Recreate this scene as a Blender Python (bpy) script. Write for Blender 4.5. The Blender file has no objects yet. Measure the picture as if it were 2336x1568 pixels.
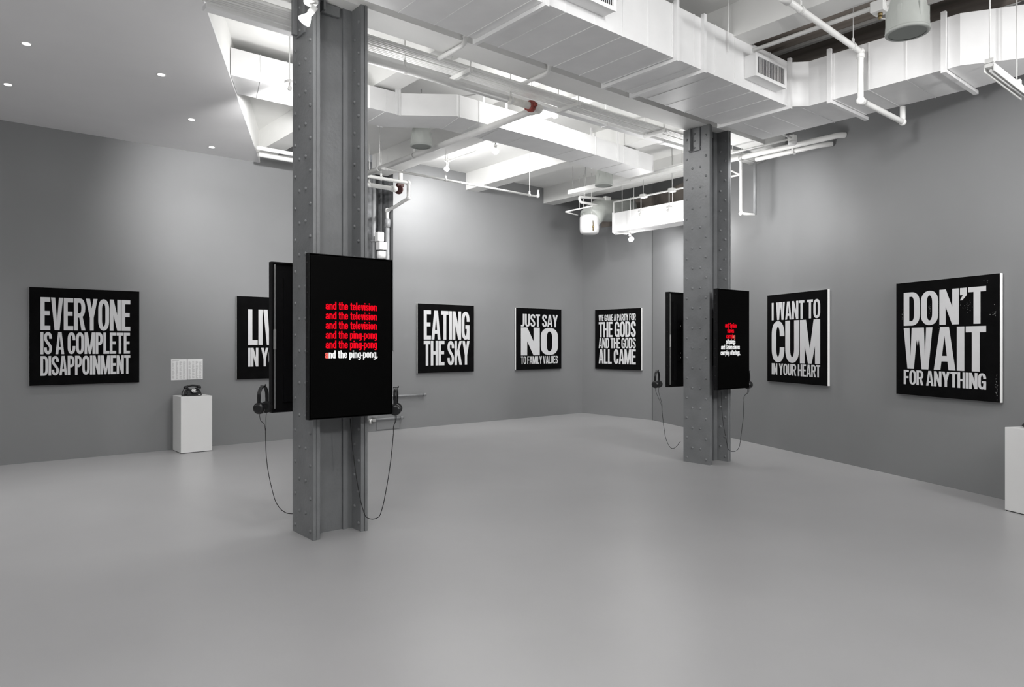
import bpy, bmesh, math, random
from mathutils import Vector, Matrix, Euler
PI = math.pi
sc = bpy.context.scene
COL = sc.collection
random.seed(4)

# ------------------------------------------------------------------ camera, world, exposure
H = 1.47                                   # eye height; X runs along the left wall, Y away from us towards it
cam_d = bpy.data.cameras.new('camera'); cam = bpy.data.objects.new('camera', cam_d); COL.objects.link(cam)
cam.location = (0, 0, H)
YAW = math.atan2(0.7661, 0.6428)
cam.rotation_euler = (PI/2, 0, YAW - PI/2)
cam_d.sensor_width = 36; cam_d.lens = 36*1600/2336; cam_d.clip_start = .05; cam_d.clip_end = 100
sc.camera = cam
w = bpy.data.worlds.new('world'); sc.world = w; w.use_nodes = True
w.node_tree.nodes['Background'].inputs[0].default_value = (.8, .82, .85, 1)
w.node_tree.nodes['Background'].inputs[1].default_value = .3
sc.cycles.sample_clamp_indirect = 4
vs = sc.view_settings
vs.view_transform = 'Standard'; vs.look = 'None'; vs.gamma = 1; vs.exposure = 0.0; vs.use_curve_mapping = False

def light(name, kind, loc, power, aim=None, size=.08, angle=100, blend=.9, color=(1, .993, .987), parent=None):
    d = bpy.data.lights.new(name, kind); o = bpy.data.objects.new(name, d); COL.objects.link(o)
    d.energy = power; d.color = color
    if kind in ('POINT', 'SPOT'): d.shadow_soft_size = size
    if kind == 'SPOT': d.spot_size = math.radians(angle); d.spot_blend = blend
    o.location = loc
    if aim is not None:
        o.rotation_euler = (Vector(aim) - Vector(loc)).to_track_quat('-Z', 'Y').to_euler()
    if parent is not None:
        o.location = Vector(loc) - parent.location; o.parent = parent
    return o
# added fill lights out of view; last two stand for bulbs behind the columns
for loc, p in (((-3.5, 1.5, 3.0), 140), ((-1.0, -2.5, 4.0), 130), ((4.5, -3.0, 4.2), 430), ((0.6, 2.2, 4.4), 130), ((2.5, 2.6, 3.55), 25), ((-3.0, 6.5, 2.8), 60), ((3.12, 5.95, 3.55), 30), ((7.95, 5.65, 3.2), 52)):
    light('unseen_fill_light', 'POINT', loc, p, size=.25)
FILL_SPOTS = [((3.3, 8.4, 3.9), (3.7, 10.4, 3.0), 25, 130), ((8.3, 7.9, 3.9), (8.9, 10.4, 2.4), 130, 120),
            ((5.0, 2.4, 3.8), (8.6, 3.4, 1.7), 130, 105), ((6.3, -.1, 3.0), (7.5, 2.8, 3.6), 150, 95), ((3.7, 1.3, 4.3), (4.7, 3.64, 4.1), 120, 76), ((5.6, -.4, 3.9), (8.0, 3.2, 1.9), 330, 52), ((7.7, 4.75, 3.75), (9.2, 5.2, 2.6), 50, 130)]
for loc, aim, p, ang in FILL_SPOTS:  # added spots without fixtures, brightening the walls and the big duct
    light('fill_spot_light', 'SPOT', loc, p, aim=aim, size=.12, angle=ang, blend=1)

# ------------------------------------------------------------------ helpers
def at(px, py, X=None, Y=None, Z=None):
    """the point where the sight line through a picture point meets a plane of the building"""
    u = (px-1168)/1600
    d = Vector((.6428+.7661*u, .7661-.6428*u, (784-py)/1600))
    t = X/d.x if X is not None else Y/d.y if Y is not None else (Z-H)/d.z
    return Vector((0, 0, H)) + d*t

class MB:
    def __init__(s): s.bm = bmesh.new()
    def face(s, pts, smooth=False):
        f = s.bm.faces.new([s.bm.verts.new(p) for p in pts]); f.smooth = smooth; return s
    def box(s, x0, x1, y0, y1, z0, z1):
        return s.prism([(x0, y0), (x1, y0), (x1, y1), (x0, y1)], z0, z1)
    def prism(s, poly, z0, z1):
        if sum(a[0]*b[1]-b[0]*a[1] for a, b in zip(poly, poly[1:]+poly[:1])) < 0: poly = poly[::-1]
        lo = [s.bm.verts.new((x, y, z0)) for x, y in poly]; hi = [s.bm.verts.new((x, y, z1)) for x, y in poly]
        n = len(poly)
        s.bm.faces.new(lo[::-1]); s.bm.faces.new(hi)
        for i in range(n): s.bm.faces.new((lo[i], lo[(i+1) % n], hi[(i+1) % n], hi[i]))
        return s
    def obox(s, c, ax, half):
        c = Vector(c); a = [Vector(v).normalized()*h for v, h in zip(ax, half)]
        v = [s.bm.verts.new(c+i*a[0]+j*a[1]+k*a[2]) for k in (-1, 1) for j in (-1, 1) for i in (-1, 1)]
        for q in ((0, 2, 3, 1), (4, 5, 7, 6), (0, 1, 5, 4), (2, 6, 7, 3), (0, 4, 6, 2), (1, 3, 7, 5)):
            s.bm.faces.new([v[i] for i in q])
        return s
    def bar(s, p, q, wdt, hgt):
        p, q = Vector(p), Vector(q); d = (q-p).normalized()
        up = Vector((0, 0, 1)) if abs(d.z) < .9 else Vector((1, 0, 0))
        sd = d.cross(up).normalized(); up = sd.cross(d)
        return s.obox((p+q)/2, (d, sd, up), ((q-p).length/2, wdt/2, hgt/2))
    def tube(s, pts, r, seg=12, bend=0, steps=5, taper=None):
        pts = [Vector(p) for p in pts]
        if bend:
            out = [pts[0]]
            for a, b, c in zip(pts, pts[1:], pts[2:]):
                k = min(bend, (b-a).length*.49, (c-b).length*.49)
                p0 = b+(a-b).normalized()*k; p2 = b+(c-b).normalized()*k
                for i in range(steps+1):
                    t = i/steps; out.append(p0*(1-t)**2+b*2*t*(1-t)+p2*t*t)
            pts = out+[pts[-1]]
        n = len(pts); d = [(pts[min(i+1, n-1)]-pts[max(i-1, 0)]).normalized() for i in range(n)]
        ref = Vector((0, 0, 1)) if abs(d[0].z) < .9 else Vector((1, 0, 0))
        rings = []
        for i in range(n):
            sd = d[i].cross(ref)
            if sd.length < 1e-4: sd = d[i].orthogonal()
            sd.normalize(); ref = sd.cross(d[i]).normalized()
            rr = r if taper is None else r*taper(i/(n-1))
            rings.append([s.bm.verts.new(pts[i]+(sd*math.cos(2*PI*k/seg)+ref*math.sin(2*PI*k/seg))*rr) for k in range(seg)])
        for a, b in zip(rings, rings[1:]):
            for k in range(seg):
                f = s.bm.faces.new((a[k], a[(k+1) % seg], b[(k+1) % seg], b[k])); f.smooth = True
        s.bm.faces.new(rings[0][::-1]); s.bm.faces.new(rings[-1])
        return s
    def cyl(s, p, q, r, seg=20): return s.tube([p, q], r, seg)
    def lathe(s, prof, c, axis=(0, 0, 1), seg=24, smooth=True, cap=True):
        c = Vector(c); ax = Vector(axis).normalized(); e = ax.orthogonal().normalized(); g = ax.cross(e)
        rings = [[s.bm.verts.new(c+ax*h+(e*math.cos(2*PI*k/seg)+g*math.sin(2*PI*k/seg))*max(r, 1e-5)) for k in range(seg)] for r, h in prof]
        for a, b in zip(rings, rings[1:]):
            for k in range(seg):
                f = s.bm.faces.new((a[k], a[(k+1) % seg], b[(k+1) % seg], b[k])); f.smooth = smooth
        if cap: s.bm.faces.new(rings[0][::-1]); s.bm.faces.new(rings[-1])
        return s
    def ball(s, c, r, seg=14, axis=(0, 0, 1)):
        return s.lathe([(r*math.sin(PI*i/8), -r*math.cos(PI*i/8)) for i in range(9)], c, axis, seg)
    def dome(s, c, n, r, seg=8):
        return s.lathe([(r, 0), (r*.92, r*.35), (r*.6, r*.62), (0, r*.72)], c, n, seg, cap=False)
    def bevel(s, wd, seg=2, ang=.5):
        s.bm.normal_update()
        ed = [e for e in s.bm.edges if len(e.link_faces) == 2 and e.calc_face_angle(0) > ang]
        bmesh.ops.bevel(s.bm, geom=ed, offset=wd, segments=seg, affect='EDGES', profile=.6, clamp_overlap=True)
        return s

def wloc(o):
    v = Vector((0, 0, 0))
    while o is not None: v += o.location; o = o.parent
    return v
def obj(name, mb, mat, parent=None, world=True):
    me = bpy.data.meshes.new(name)
    if parent is not None and world:
        bmesh.ops.translate(mb.bm, verts=mb.bm.verts, vec=-wloc(parent))
    bmesh.ops.recalc_face_normals(mb.bm, faces=mb.bm.faces)
    mb.bm.to_mesh(me); mb.bm.free()
    me.materials.append(mat)
    o = bpy.data.objects.new(name, me); COL.objects.link(o)
    if parent is not None: o.parent = parent
    return o
def thing(name, label, cat, loc=(0, 0, 0), group=None):
    o = bpy.data.objects.new(name, None); COL.objects.link(o); o.location = loc; o.empty_display_size = .1
    o['label'] = label; o['category'] = cat
    if group: o['group'] = group
    return o
def tag(o, label, cat, group=None):
    o['label'] = label; o['category'] = cat
    if group: o['group'] = group
    return o
def struct(name, mb, mat, label=None):
    o = obj(name, mb, mat); o['kind'] = 'structure'; return o
def each(name, mbs, mat, parent, world=True): return [obj(name, m, mat, parent, world) for m in mbs]

# ------------------------------------------------------------------ materials
def mat(name, color, rough=.5, metal=0, noise=0, nscale=6, bump=0, bscale=60, emit=None, estr=0, spec=.5, coat=0, stretch=None):
    m = bpy.data.materials.new(name); m.use_nodes = True
    nt = m.node_tree; b = nt.nodes['Principled BSDF']
    b.inputs['Roughness'].default_value = rough; b.inputs['Metallic'].default_value = metal
    b.inputs['Specular IOR Level'].default_value = spec; b.inputs['Coat Weight'].default_value = coat
    c = (*color, 1); b.inputs['Base Color'].default_value = c
    tc = nt.nodes.new('ShaderNodeTexCoord'); mp = nt.nodes.new('ShaderNodeMapping')
    nt.links.new(tc.outputs['Object'], mp.inputs['Vector'])
    if stretch: mp.inputs['Scale'].default_value = stretch
    if noise:
        n = nt.nodes.new('ShaderNodeTexNoise'); n.inputs['Scale'].default_value = nscale; n.inputs['Detail'].default_value = 5
        nt.links.new(mp.outputs[0], n.inputs['Vector'])
        r = nt.nodes.new('ShaderNodeValToRGB'); r.color_ramp.elements[0].position = .3; r.color_ramp.elements[1].position = .7
        r.color_ramp.elements[0].color = tuple(x*(1-noise) for x in color)+(1,)
        r.color_ramp.elements[1].color = tuple(min(1, x*(1+noise)) for x in color)+(1,)
        nt.links.new(n.outputs[0], r.inputs[0]); nt.links.new(r.outputs[0], b.inputs['Base Color'])
    if bump:
        n2 = nt.nodes.new('ShaderNodeTexNoise'); n2.inputs['Scale'].default_value = bscale; n2.inputs['Detail'].default_value = 4
        nt.links.new(mp.outputs[0], n2.inputs['Vector'])
        bp = nt.nodes.new('ShaderNodeBump'); bp.inputs['Strength'].default_value = bump; bp.inputs['Distance'].default_value = .01
        nt.links.new(n2.outputs[0], bp.inputs['Height']); nt.links.new(bp.outputs[0], b.inputs['Normal'])
    if emit:
        b.inputs['Emission Color'].default_value = (*emit, 1); b.inputs['Emission Strength'].default_value = estr
    return m
M_wall = mat('wall_paint', (.215, .218, .222), .55, noise=.025, nscale=1.2, bump=.04, bscale=140)
M_floor = mat('floor_paint', (.39, .388, .392), .34, noise=.035, nscale=1.0, bump=.03, bscale=9, spec=.5)
M_ceil = mat('ceiling_paint', (.80, .80, .785), .7, noise=.03, nscale=2, bump=.06, bscale=30)
M_soffit = mat('soffit_paint', (.82, .815, .82), .6, noise=.015, nscale=2)
M_white = mat('duct_paint', (.80, .80, .80), .38, noise=.03, nscale=5, bump=.04, bscale=20)
M_pipe = mat('pipe_paint', (.80, .80, .785), .35, noise=.04, nscale=8)
M_deck_wallshade = mat('dark_deck_and_wall_shade', (.24, .21, .185), .7, noise=.6, nscale=1.5, stretch=(3.2, .12, 1))  # dark ceiling deck; also colours the shade panels high on the walls
M_steel = mat('column_paint', (.17, .175, .18), .42, noise=.10, nscale=5, bump=.22, bscale=38)
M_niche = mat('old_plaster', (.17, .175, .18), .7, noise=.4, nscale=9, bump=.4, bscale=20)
M_greypipe = mat('grey_pipe_paint', (.24, .245, .25), .45, noise=.1, nscale=10)
M_black = mat('black_metal', (.004, .004, .0045), .45, spec=.2)
M_plastic = mat('black_plastic', (.006, .006, .007), .3)
M_pad = mat('black_foam', (.007, .007, .008), .85)
M_screen = mat('screen_glass', (.0012, .0012, .0012), .5, spec=.03)
M_canvas = mat('black_paint', (.0045, .0045, .0047), .8, noise=.25, nscale=7, spec=.02)
M_edge = mat('white_canvas', (.78, .78, .77), .7, bump=.05, bscale=200)
M_letter = mat('grey_white_paint', (.62, .62, .63), .6, noise=.015, nscale=20)
M_plinth = mat('plinth_paint', (.78, .78, .775), .5, noise=.01, nscale=4)
M_base = mat('plinth_base', (.05, .05, .05), .8)  # dark foot set slightly in under the plinth
M_paper = mat('white_paper', (.80, .80, .80), .7)
M_ink = mat('grey_ink', (.42, .42, .42), .8)
M_red = mat('red_primer', (.22, .035, .025), .6, noise=.3, nscale=20)
M_dkred = mat('dark_red_iron', (.07, .02, .018), .6, noise=.3, nscale=20)
M_brass = mat('brass', (.25, .19, .09), .4, metal=.8)
M_zinc = mat('zinc', (.55, .55, .54), .35, metal=.6)
M_speaker = mat('speaker_shell', (.47, .49, .465), .5, noise=.05, nscale=10)
M_grille = mat('speaker_grille', (.30, .32, .30), .7)
M_slot = mat('grille_dark', (.06, .06, .06), .8)
M_chrome = mat('chrome', (.7, .7, .7), .2, metal=1)
M_dial = mat('dial_card', (.8, .8, .8), .5)
M_bulb = mat('lit_bulb', (1, 1, 1), .3, emit=(1, .985, .96), estr=55)
M_down = mat('lit_downlight', (1, 1, 1), .3, emit=(1, .97, .93), estr=14)
M_tred = mat('screen_red', (.02, 0, 0), .5, emit=(1, .004, .018), estr=.95, spec=0)
M_twhite = mat('screen_white', (.02, .02, .02), .5, emit=(1, 1, 1), estr=.95, spec=0)
M_tpink = mat('screen_pink', (.02, .01, .01), .5, emit=(1, .16, .13), estr=.9, spec=0)
M_gap = mat('dark_gap', (.03, .03, .032), .8)
M_rust = mat('stained_white_paint', (.76, .75, .71), .45, noise=.10, nscale=22)

# ------------------------------------------------------------------ the room
YL, XB, ZC, ZS = 10.44, 10.71, 4.61, 4.167           # left wall, end wall, ceiling, dropped ceiling
CX, CY = .4142, .9102                                 # direction of the slanting right wall
RW = lambda y: 10.67-(8.487-y)*(10.67-7.783)/(8.487-2.07)
yj = 8.487+(XB-10.67)/((10.67-7.783)/(8.487-2.07))
struct('floor', MB().prism([(-7, -5.5), (RW(-5.5), -5.5), (XB, yj), (XB, YL), (-7, YL)], -.1, 0), M_floor)
struct('ceiling', MB().prism([(-7, -5.5), (RW(-5.5), -5.5), (XB, yj), (XB, YL), (-7, YL)], ZC, ZC+.1), M_ceil)
NX0, NX1, NZ = 5.25, 6.12, 1.35                        # niche in the left wall
wl = MB().box(-7, NX0, YL, YL+.15, 0, ZC).box(NX1, XB+.15, YL, YL+.15, 0, ZC).box(NX0, NX1, YL, YL+.15, 0, NZ)
struct('wall_left', wl, M_wall)
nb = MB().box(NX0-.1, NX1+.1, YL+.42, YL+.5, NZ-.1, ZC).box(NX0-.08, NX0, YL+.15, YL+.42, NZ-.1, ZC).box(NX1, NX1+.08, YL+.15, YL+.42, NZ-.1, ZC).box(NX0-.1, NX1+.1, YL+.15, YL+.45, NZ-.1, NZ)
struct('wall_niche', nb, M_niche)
struct('wall_end', MB().box(XB, XB+.15, yj+.004, YL, 0, ZC), M_wall)
nx, ny = CY, -CX
struct('wall_right', MB().prism([(RW(-5.5), -5.5), (XB, yj), (XB+.2, yj-.05), (RW(-5.5)+.2, -5.5)], 0, ZC), M_wall)
struct('wall_back', MB().box(-7, RW(-5.5), -5.65, -5.5, 0, ZC), M_wall)
struct('wall_rear', MB().box(-7.15, -7, -5.5, YL, 0, ZC), M_wall)
struct('trim_1', MB().box(XB-.006, XB+.01, yj-.006, yj+.006, .0, 3.9), M_gap)
FX = lambda y: 3.85-(YL-y)*.4647
struct('ceiling_left', MB().prism([(-7, -5.5), (FX(-5.5), -5.5), (FX(YL), YL), (-7, YL)], ZS, ZS+.03), M_soffit)
struct('trim_2', MB().prism([(FX(-5.5)-.08, -5.5), (FX(-5.5)-.002, -5.5), (FX(YL)-.002, YL), (FX(YL)-.08, YL)], ZS+.03, ZC), M_ceil)
k = 3
for bx in (1.85, 3.78, 5.72, 7.655, 9.59):
    if bx < 3: y0, y1 = -5.5, 4.98
    else: y0, y1 = -5.5, YL
    if bx == 3.78: y1 = YL
    hi = yj if bx > 9 else y1
    def clip_low(x):                                    # where the slanting wall cuts the beam
        return max(-5.5, 8.487-(10.67-x)/((10.67-7.783)/(8.487-2.07)) + .02) if x > RW(-5.5) else -5.5
    struct('trim_%d' % k, MB().box(bx, bx+.28, clip_low(bx+.28), y1, 4.30, ZC), M_ceil); k += 1
GX = RW(4.98)-.02
struct('trim_%d' % k, MB().prism([(-7, 4.98), (RW(4.98), 4.98), (RW(5.29), 5.29), (-7, 5.29)], 4.12, ZC-.001), M_ceil); k += 1
struct('ceiling_right', MB().box(6.0, 7.655, clip_low(7.655), 4.98, ZC-.02, ZC-.001), M_deck_wallshade)
pj = lambda s: (XB-CX*s, yj-CY*s)
a0, a1 = pj(0.0), pj(1.9)
struct('trim_%d' % k, MB().prism([a0, a1, (a1[0]-.02*nx, a1[1]-.02*ny), (a0[0]-.02*nx, a0[1]-.02*ny)], 3.86, 4.29), M_deck_wallshade); k += 1  # dark panel painting in the shadow on the unpainted upper right wall
struct('trim_%d' % k, MB().box(XB-.02, XB, yj, yj+1.3, 3.86, 4.29), M_deck_wallshade); k += 1  # same painted shadow, continued along the top of the end wall
# access panel outline low on the left wall under the niche
p = at(858, 958, Y=YL); q = at(911, 980, Y=YL)
ap = MB().box(p.x, q.x, YL-.012, YL, 0.02, .16)
struct('trim_%d' % k, ap.bevel(.004, 1), M_wall); k += 1
struct('trim_%d' % k, MB().box(NX1-.005, NX1+.035, YL-.012, YL, NZ, ZC-.32), M_wall); k += 1

# ------------------------------------------------------------------ riveted steel columns
def column(cx, label):
    cy = 5.137; r = thing('steel_column', label, 'column', (cx, cy, 0), 'riveted steel columns')
    hw, hd, tk, top = .225, .19, .055, 4.12
    random.seed(int(cx*10))
    for sx in (-1, 1):
        m = MB()
        xo, xi = sx*hw, sx*(hw-.022)
        m.box(min(xo, xi), max(xo, xi), -hd, hd, 0, top)               # cover plate
        xj = sx*(hw-.026); xk = sx*(hw-tk)
        m.box(min(xj, xk), max(xj, xk), -hd+.004, hd-.004, 0, top)     # flange of the inner section
        m.box(min(xi, xj), max(xi, xj), -hd+.012, hd-.012, 0, top)
        z = .06
        i = 0
        while z < top-.03:
            for fy in ((-.73, .73) if i % 2 == 0 else (-.30, .30)):
                m.dome((sx*hw, fy*hd, z), (sx, 0, 0), .0155)
            for fy in ((-.78, .78) if i % 2 == 0 else (-.42, .42)):
                m.dome((sx*(hw-tk), fy*hd, z), (-sx, 0, 0), .0155)
            z += .123; i += 1
        obj('flange', m, M_steel, r, world=False)
    m = MB().box(-hw+tk, hw-tk, -.014, .014, 0, top)
    for sx in (-1, 1):
        for sy in (-1, 1):
            x0 = sx*(hw-tk)
            m.box(min(x0, x0-sx*.075), max(x0, x0-sx*.075), min(sy*.014, sy*.032), max(sy*.014, sy*.032), 0, top)
    obj('web', m, M_steel, r, world=False)
    b = MB()
    b.box(-hw-.016, -hw, -.06, .10, 3.83, top-.01).box(-hw-.055, -hw-.016, .05, .085, 3.84, top-.01)
    for i in range(3):
        b.dome((-hw-.016, .015, 3.87+i*.085), (-1, 0, 0), .014)
    obj('bracket', b.bevel(.003, 1), M_steel, r, world=False)
    b = MB().box(-.10, .06, -.05, -.014, 4.03, top-.01).box(-.10, -.08, -.10, -.05, 4.03, top-.01)
    obj('bracket', b.bevel(.003, 1), M_steel, r, world=False)
    return r
column(2.446, 'riveted grey steel column nearest us, with the larger-looking television screens')
column(7.486, 'riveted grey steel column farther off at right, beneath the bend of the big duct')

# ------------------------------------------------------------------ lettering
def sup(cx, cy, rx, ry, a0, a1, n=9, m=2.25):
    o = []
    for i in range(n):
        a = math.radians(a0+(a1-a0)*i/(n-1)); c, s = math.cos(a), math.sin(a)
        o.append((cx+rx*math.copysign(abs(c)**(2/m), c), cy+ry*math.copysign(abs(s)**(2/m), s)))
    return o
SX, SY = .155, .135
def stroke(path, closed=False, sx=SX, sy=SY):
    out = [path[0]]
    for p_ in path[1:]:
        if math.hypot(p_[0]-out[-1][0], p_[1]-out[-1][1]) > 1e-5: out.append(p_)
    if closed and math.hypot(out[0][0]-out[-1][0], out[0][1]-out[-1][1]) < 1e-5: out.pop()
    n = len(out); L, R = [], []
    for i in range(n):
        a = out[(i-1) % n] if closed or i > 0 else out[i]; b = out[(i+1) % n] if closed or i < n-1 else out[i]
        dx, dy = b[0]-a[0], b[1]-a[1]; l = math.hypot(dx, dy); ax, ay = -dy/l, dx/l
        L.append((out[i][0]+ax*sx/2, out[i][1]+ay*sy/2)); R.append((out[i][0]-ax*sx/2, out[i][1]-ay*sy/2))
    rg = range(n) if closed else range(n-1)
    return [(R[i], R[(i+1) % n], L[(i+1) % n], L[i]) for i in rg]
def rect(x0, x1, y0, y1): return [(x0, y0), (x1, y0), (x1, y1), (x0, y1)]
WID = dict(A=.47, C=.43, D=.44, E=.37, F=.36, G=.44, H=.45, I=.155, J=.32, K=.48, L=.35, M=.60, N=.47, O=.45, P=.42, R=.45, S=.43, T=.40, U=.44, V=.46, W=.68, Y=.47)
WID["'"] = .16; WID[' '] = .13
def glyph(c):
    w = WID[c]; s, h = SX, SY; xl, xr, xm = s/2, w-s/2, w/2; yt, yb = 1-h/2, h/2; rx, ry = (w-s)/2, .27
    TR = lambda: sup(xm, yt-ry, rx, ry, 0, 90); TL = lambda: sup(xm, yt-ry, rx, ry, 90, 180)
    BL = lambda: sup(xm, yb+ry, rx, ry, 180, 270); BR = lambda: sup(xm, yb+ry, rx, ry, 270, 360)
    st = rect(0, s, 0, 1)
    if c == 'I': return [st]
    if c == 'L': return [st, rect(s, w, 0, h)]
    if c == 'E': return [st, rect(s, w, 0, h), rect(s, w, 1-h, 1), rect(s, w*.93, .45, .45+h)]
    if c == 'F': return [st, rect(s, w, 1-h, 1), rect(s, w*.93, .43, .43+h)]
    if c == 'H': return [st, rect(w-s, w, 0, 1), rect(s, w-s, .44, .44+h)]
    if c == 'T': return [rect(0, w, 1-h, 1), rect(xm-s/2, xm+s/2, 0, 1-h)]
    if c == 'N': return [st, rect(w-s, w, 0, 1), [(0, 1), (s*1.02, 1), (w, 0), (w-s*1.02, 0)]]
    if c == 'M': return [rect(0, s*.95, 0, 1), rect(w-s*.95, w, 0, 1), [(0, 1), (s*1.2, 1), (xm+s*.36, 0), (xm-s*.36, 0)], [(w-s*1.2, 1), (w, 1), (xm+s*.36, 0), (xm-s*.36, 0)]]
    if c == 'A':
        a = s*.62; d = s*.95
        return [[(0, 0), (d, 0), (xm, .80), (xm, 1), (xm-a, 1)], [(w, 0), (xm+a, 1), (xm, 1), (xm, .80), (w-d, 0)], rect(d*.75+.03, w-d*.75-.03, .20, .20+h*.95)]
    if c == 'V':
        a = s*.62; d = s*1.02
        return [[(0, 1), (xm-a, 0), (xm, 0), (xm, .24), (d, 1)], [(w, 1), (w-d, 1), (xm, .24), (xm, 0), (xm+a, 0)]]
    if c == 'W':
        o = []; v = w*.5; a = s*.5; d = s*.93
        for x0 in (0, w-v-.0):
            m_ = x0+v/2
            o += [[(x0, 1), (m_-a, 0), (m_, 0), (m_, .30), (x0+d, 1)], [(x0+v, 1), (x0+v-d, 1), (m_, .30), (m_, 0), (m_+a, 0)]]
        o.append([(xm-d*.5, 1), (xm+d*.5, 1), (xm, .55)])
        return o
    if c == 'Y': return [[(0, 1), (s*1.05, 1), (xm+s*.45, .40), (xm-s*.5, .40)], [(w, 1), (w-s*1.05, 1), (xm-s*.45, .40), (xm+s*.5, .40)], rect(xm-s/2, xm+s/2, 0, .44)]
    if c == 'K': return [st, [(w-s*1.08, 1), (w, 1), (s, .33), (s, .56)], [(w-s*1.05, 0), (w, 0), (s*1.55+.06, .70), (s+.02, .50)]]
    if c == 'O': return stroke(TR()+TL()+BL()+BR(), True)
    if c == 'C': return stroke([(xr, .635)]+TR()+TL()+BL()+BR()+[(xr, .365)])
    if c == 'G': return stroke([(xr, .64)]+TR()+TL()+BL()+BR()+[(xr, .47)])+[rect(xm-.01, w, .38, .38+h), rect(w-s*.8, w, 0, .3)]
    if c == 'U': return stroke([(xl, 1)]+BL()+BR()+[(xr, 1)])
    if c == 'J': return stroke([(0, yb)]+sup(xr-.1, yb+.2, .1, .2, 270, 360)+[(xr, 1)])
    if c == 'D':
        x0 = max(s, xr-.14); r_ = xr-x0
        return [st]+stroke([(s*.5, yt)]+sup(x0, yt-ry, r_, ry, 90, 0)+sup(x0, yb+ry, r_, ry, 0, -90)+[(s*.5, yb)])
    if c in 'PR':
        yc = .47; r2 = (yt-yc)/2; x0 = max(s, xr-.13); r_ = xr-x0
        o = [st]+stroke([(s*.5, yt)]+sup(x0, yt-r2, r_, r2, 90, -90, 16)+[(s*.5, yc)])
        if c == 'R': o.append([(w*.42, .50), (w*.42+s*.95, .46), (w+.01, 0), (w-s*.98, 0)])
        return o
    if c == 'S':
        r2 = .20; p0, p3 = (xl, yt-r2), (xr, yb+r2)
        mid = []
        for i in range(1, 12):
            t = i/12; c1, c2 = (xl, yt-r2-.17), (xr, yb+r2+.17)
            mid.append(tuple((1-t)**3*p0[j]+3*t*(1-t)**2*c1[j]+3*t*t*(1-t)*c2[j]+t**3*p3[j] for j in (0, 1)))
        return stroke([(xr, .70)]+sup(xm, yt-r2, rx, r2, 0, 180, 16)+mid+sup(xm, yb+r2, rx, r2, 0, -180, 16)+[(xl, .30)], sx=SX*.98, sy=SY)
    if c == "'": return [rect(0, w, .80, 1), [(w, .80), (w*.42, .80), (0, .66), (w*.35, .66)]]
    return []
def text_quads(txt, gap=.028):
    x = 0; out = []
    for c in txt:
        lay = 0
        for f in glyph(c):                              # overlapping strokes lie on top of one another like coats of paint
            if isinstance(f, list): lay += 1
            out.append((lay if isinstance(f, list) else 0, [(x+a, b) for a, b in f]))
        x += WID[c]+gap
    return out, x-gap

def canvas(label, O, ux, lines, size=1.22, depth=.04):
    """square canvas: O = lower left corner on the wall, ux = direction to the right; lines = (text, v top, v bottom, u0, u1)"""
    O = Vector(O); ux = Vector(ux).normalized(); up = Vector((0, 0, 1)); n = ux.cross(up)       # n points into the room
    O = O+n*.012
    r = thing('text_painting', label, 'painting', O+n*depth/2, 'square black text paintings')
    c = O+ux*size/2+up*size/2
    b = MB().obox(c+n*(depth-.006)/2, (ux, up, n), (size/2, size/2, (depth-.006)/2)).bevel(.004, 2)
    obj('stretcher', b, M_edge, r)
    b = MB().obox(c+n*(depth-.003), (ux, up, n), (size/2-.0015, size/2-.0015, .003))
    obj('painted_face', b, M_canvas, r)
    for txt, v0, v1, u0, u1 in lines:
        qs, tw = text_quads(txt); m = MB()
        for lay, f in qs:
            m.face([O+ux*(u0+(u1-u0)*x/tw)*size+up*(1-v1+(v1-v0)*y)*size+n*(depth+.0008+.00025*lay) for x, y in f])
        obj('lettering', m, M_letter, r)
    return r
A_ = (1, 0, 0)
def on_left(px, py): return at(px, py, Y=YL-.052)
def cl(label, px, py, lines):
    o = on_left(px, py); o.y = YL; canvas(label, o, A_, lines)
cl('black square canvas reading EVERYONE IS A COMPLETE DISAPPOINMENT, far left on wall', 66.5, 881.3,
   [('EVERYONE', .101, .435, .095, .91), ('IS A COMPLETE', .455, .681, .095, .907), ('DISAPPOINMENT', .699, .900, .095, .91)])
cl('black square canvas beginning LIV, partly hidden behind the near column and its screen', 540, 866.5,
   [('LIV', .155, .585, .135, .47), ('IN YO', .622, .848, .135, .47)])
cl('black square canvas reading EATING THE SKY on the left wall', 953, 852.2,
   [('EATING', .096, .516, .10, .915), ('THE SKY', .536, .893, .10, .915)])
cl('black square canvas reading JUST SAY NO TO FAMILY VALUES', 1177.4, 845,
   [('JUST SAY', .098, .302, .10, .915), ('NO', .315, .766, .10, .92), ('TO FAMILY VALUES', .781, .905, .10, .92)])
o = at(1357.4, 841.8, X=XB-.052); o.x = XB
canvas('black square canvas reading WE GAVE A PARTY FOR THE GODS, on the end wall', o, (0, -1, 0),
       [('WE GAVE A PARTY FOR', .0875, .194, .085, .89), ('THE GODS', .21, .464, .085, .89), ('AND THE GODS', .476, .648, .085, .89), ('ALL CAME', .664, .906, .085, .89)])
def on_right(px, py, off=.052):
    u = (px-1168)/1600; d = Vector((.6428+.7661*u, .7661-.6428*u, (784-py)/1600))
    p0 = Vector((7.783-off*nx, 2.07-off*ny, 0)); n_ = Vector((nx, ny, 0)); t = p0.dot(n_)/d.dot(n_)
    return Vector((0, 0, H))+d*t
def cr(label, px, py, lines):
    o = on_right(px, py)+Vector((nx, ny, 0))*.052; return canvas(label, o, (-CX, -CY, 0), lines)
cr('black square canvas reading I WANT TO CUM IN YOUR HEART, right of the far column', 1750.2, 870,
   [('I WANT TO', .092, .293, .085, .895), ('CUM', .305, .775, .085, .895), ('IN YOUR HEART', .787, .916, .085, .895)])
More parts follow.
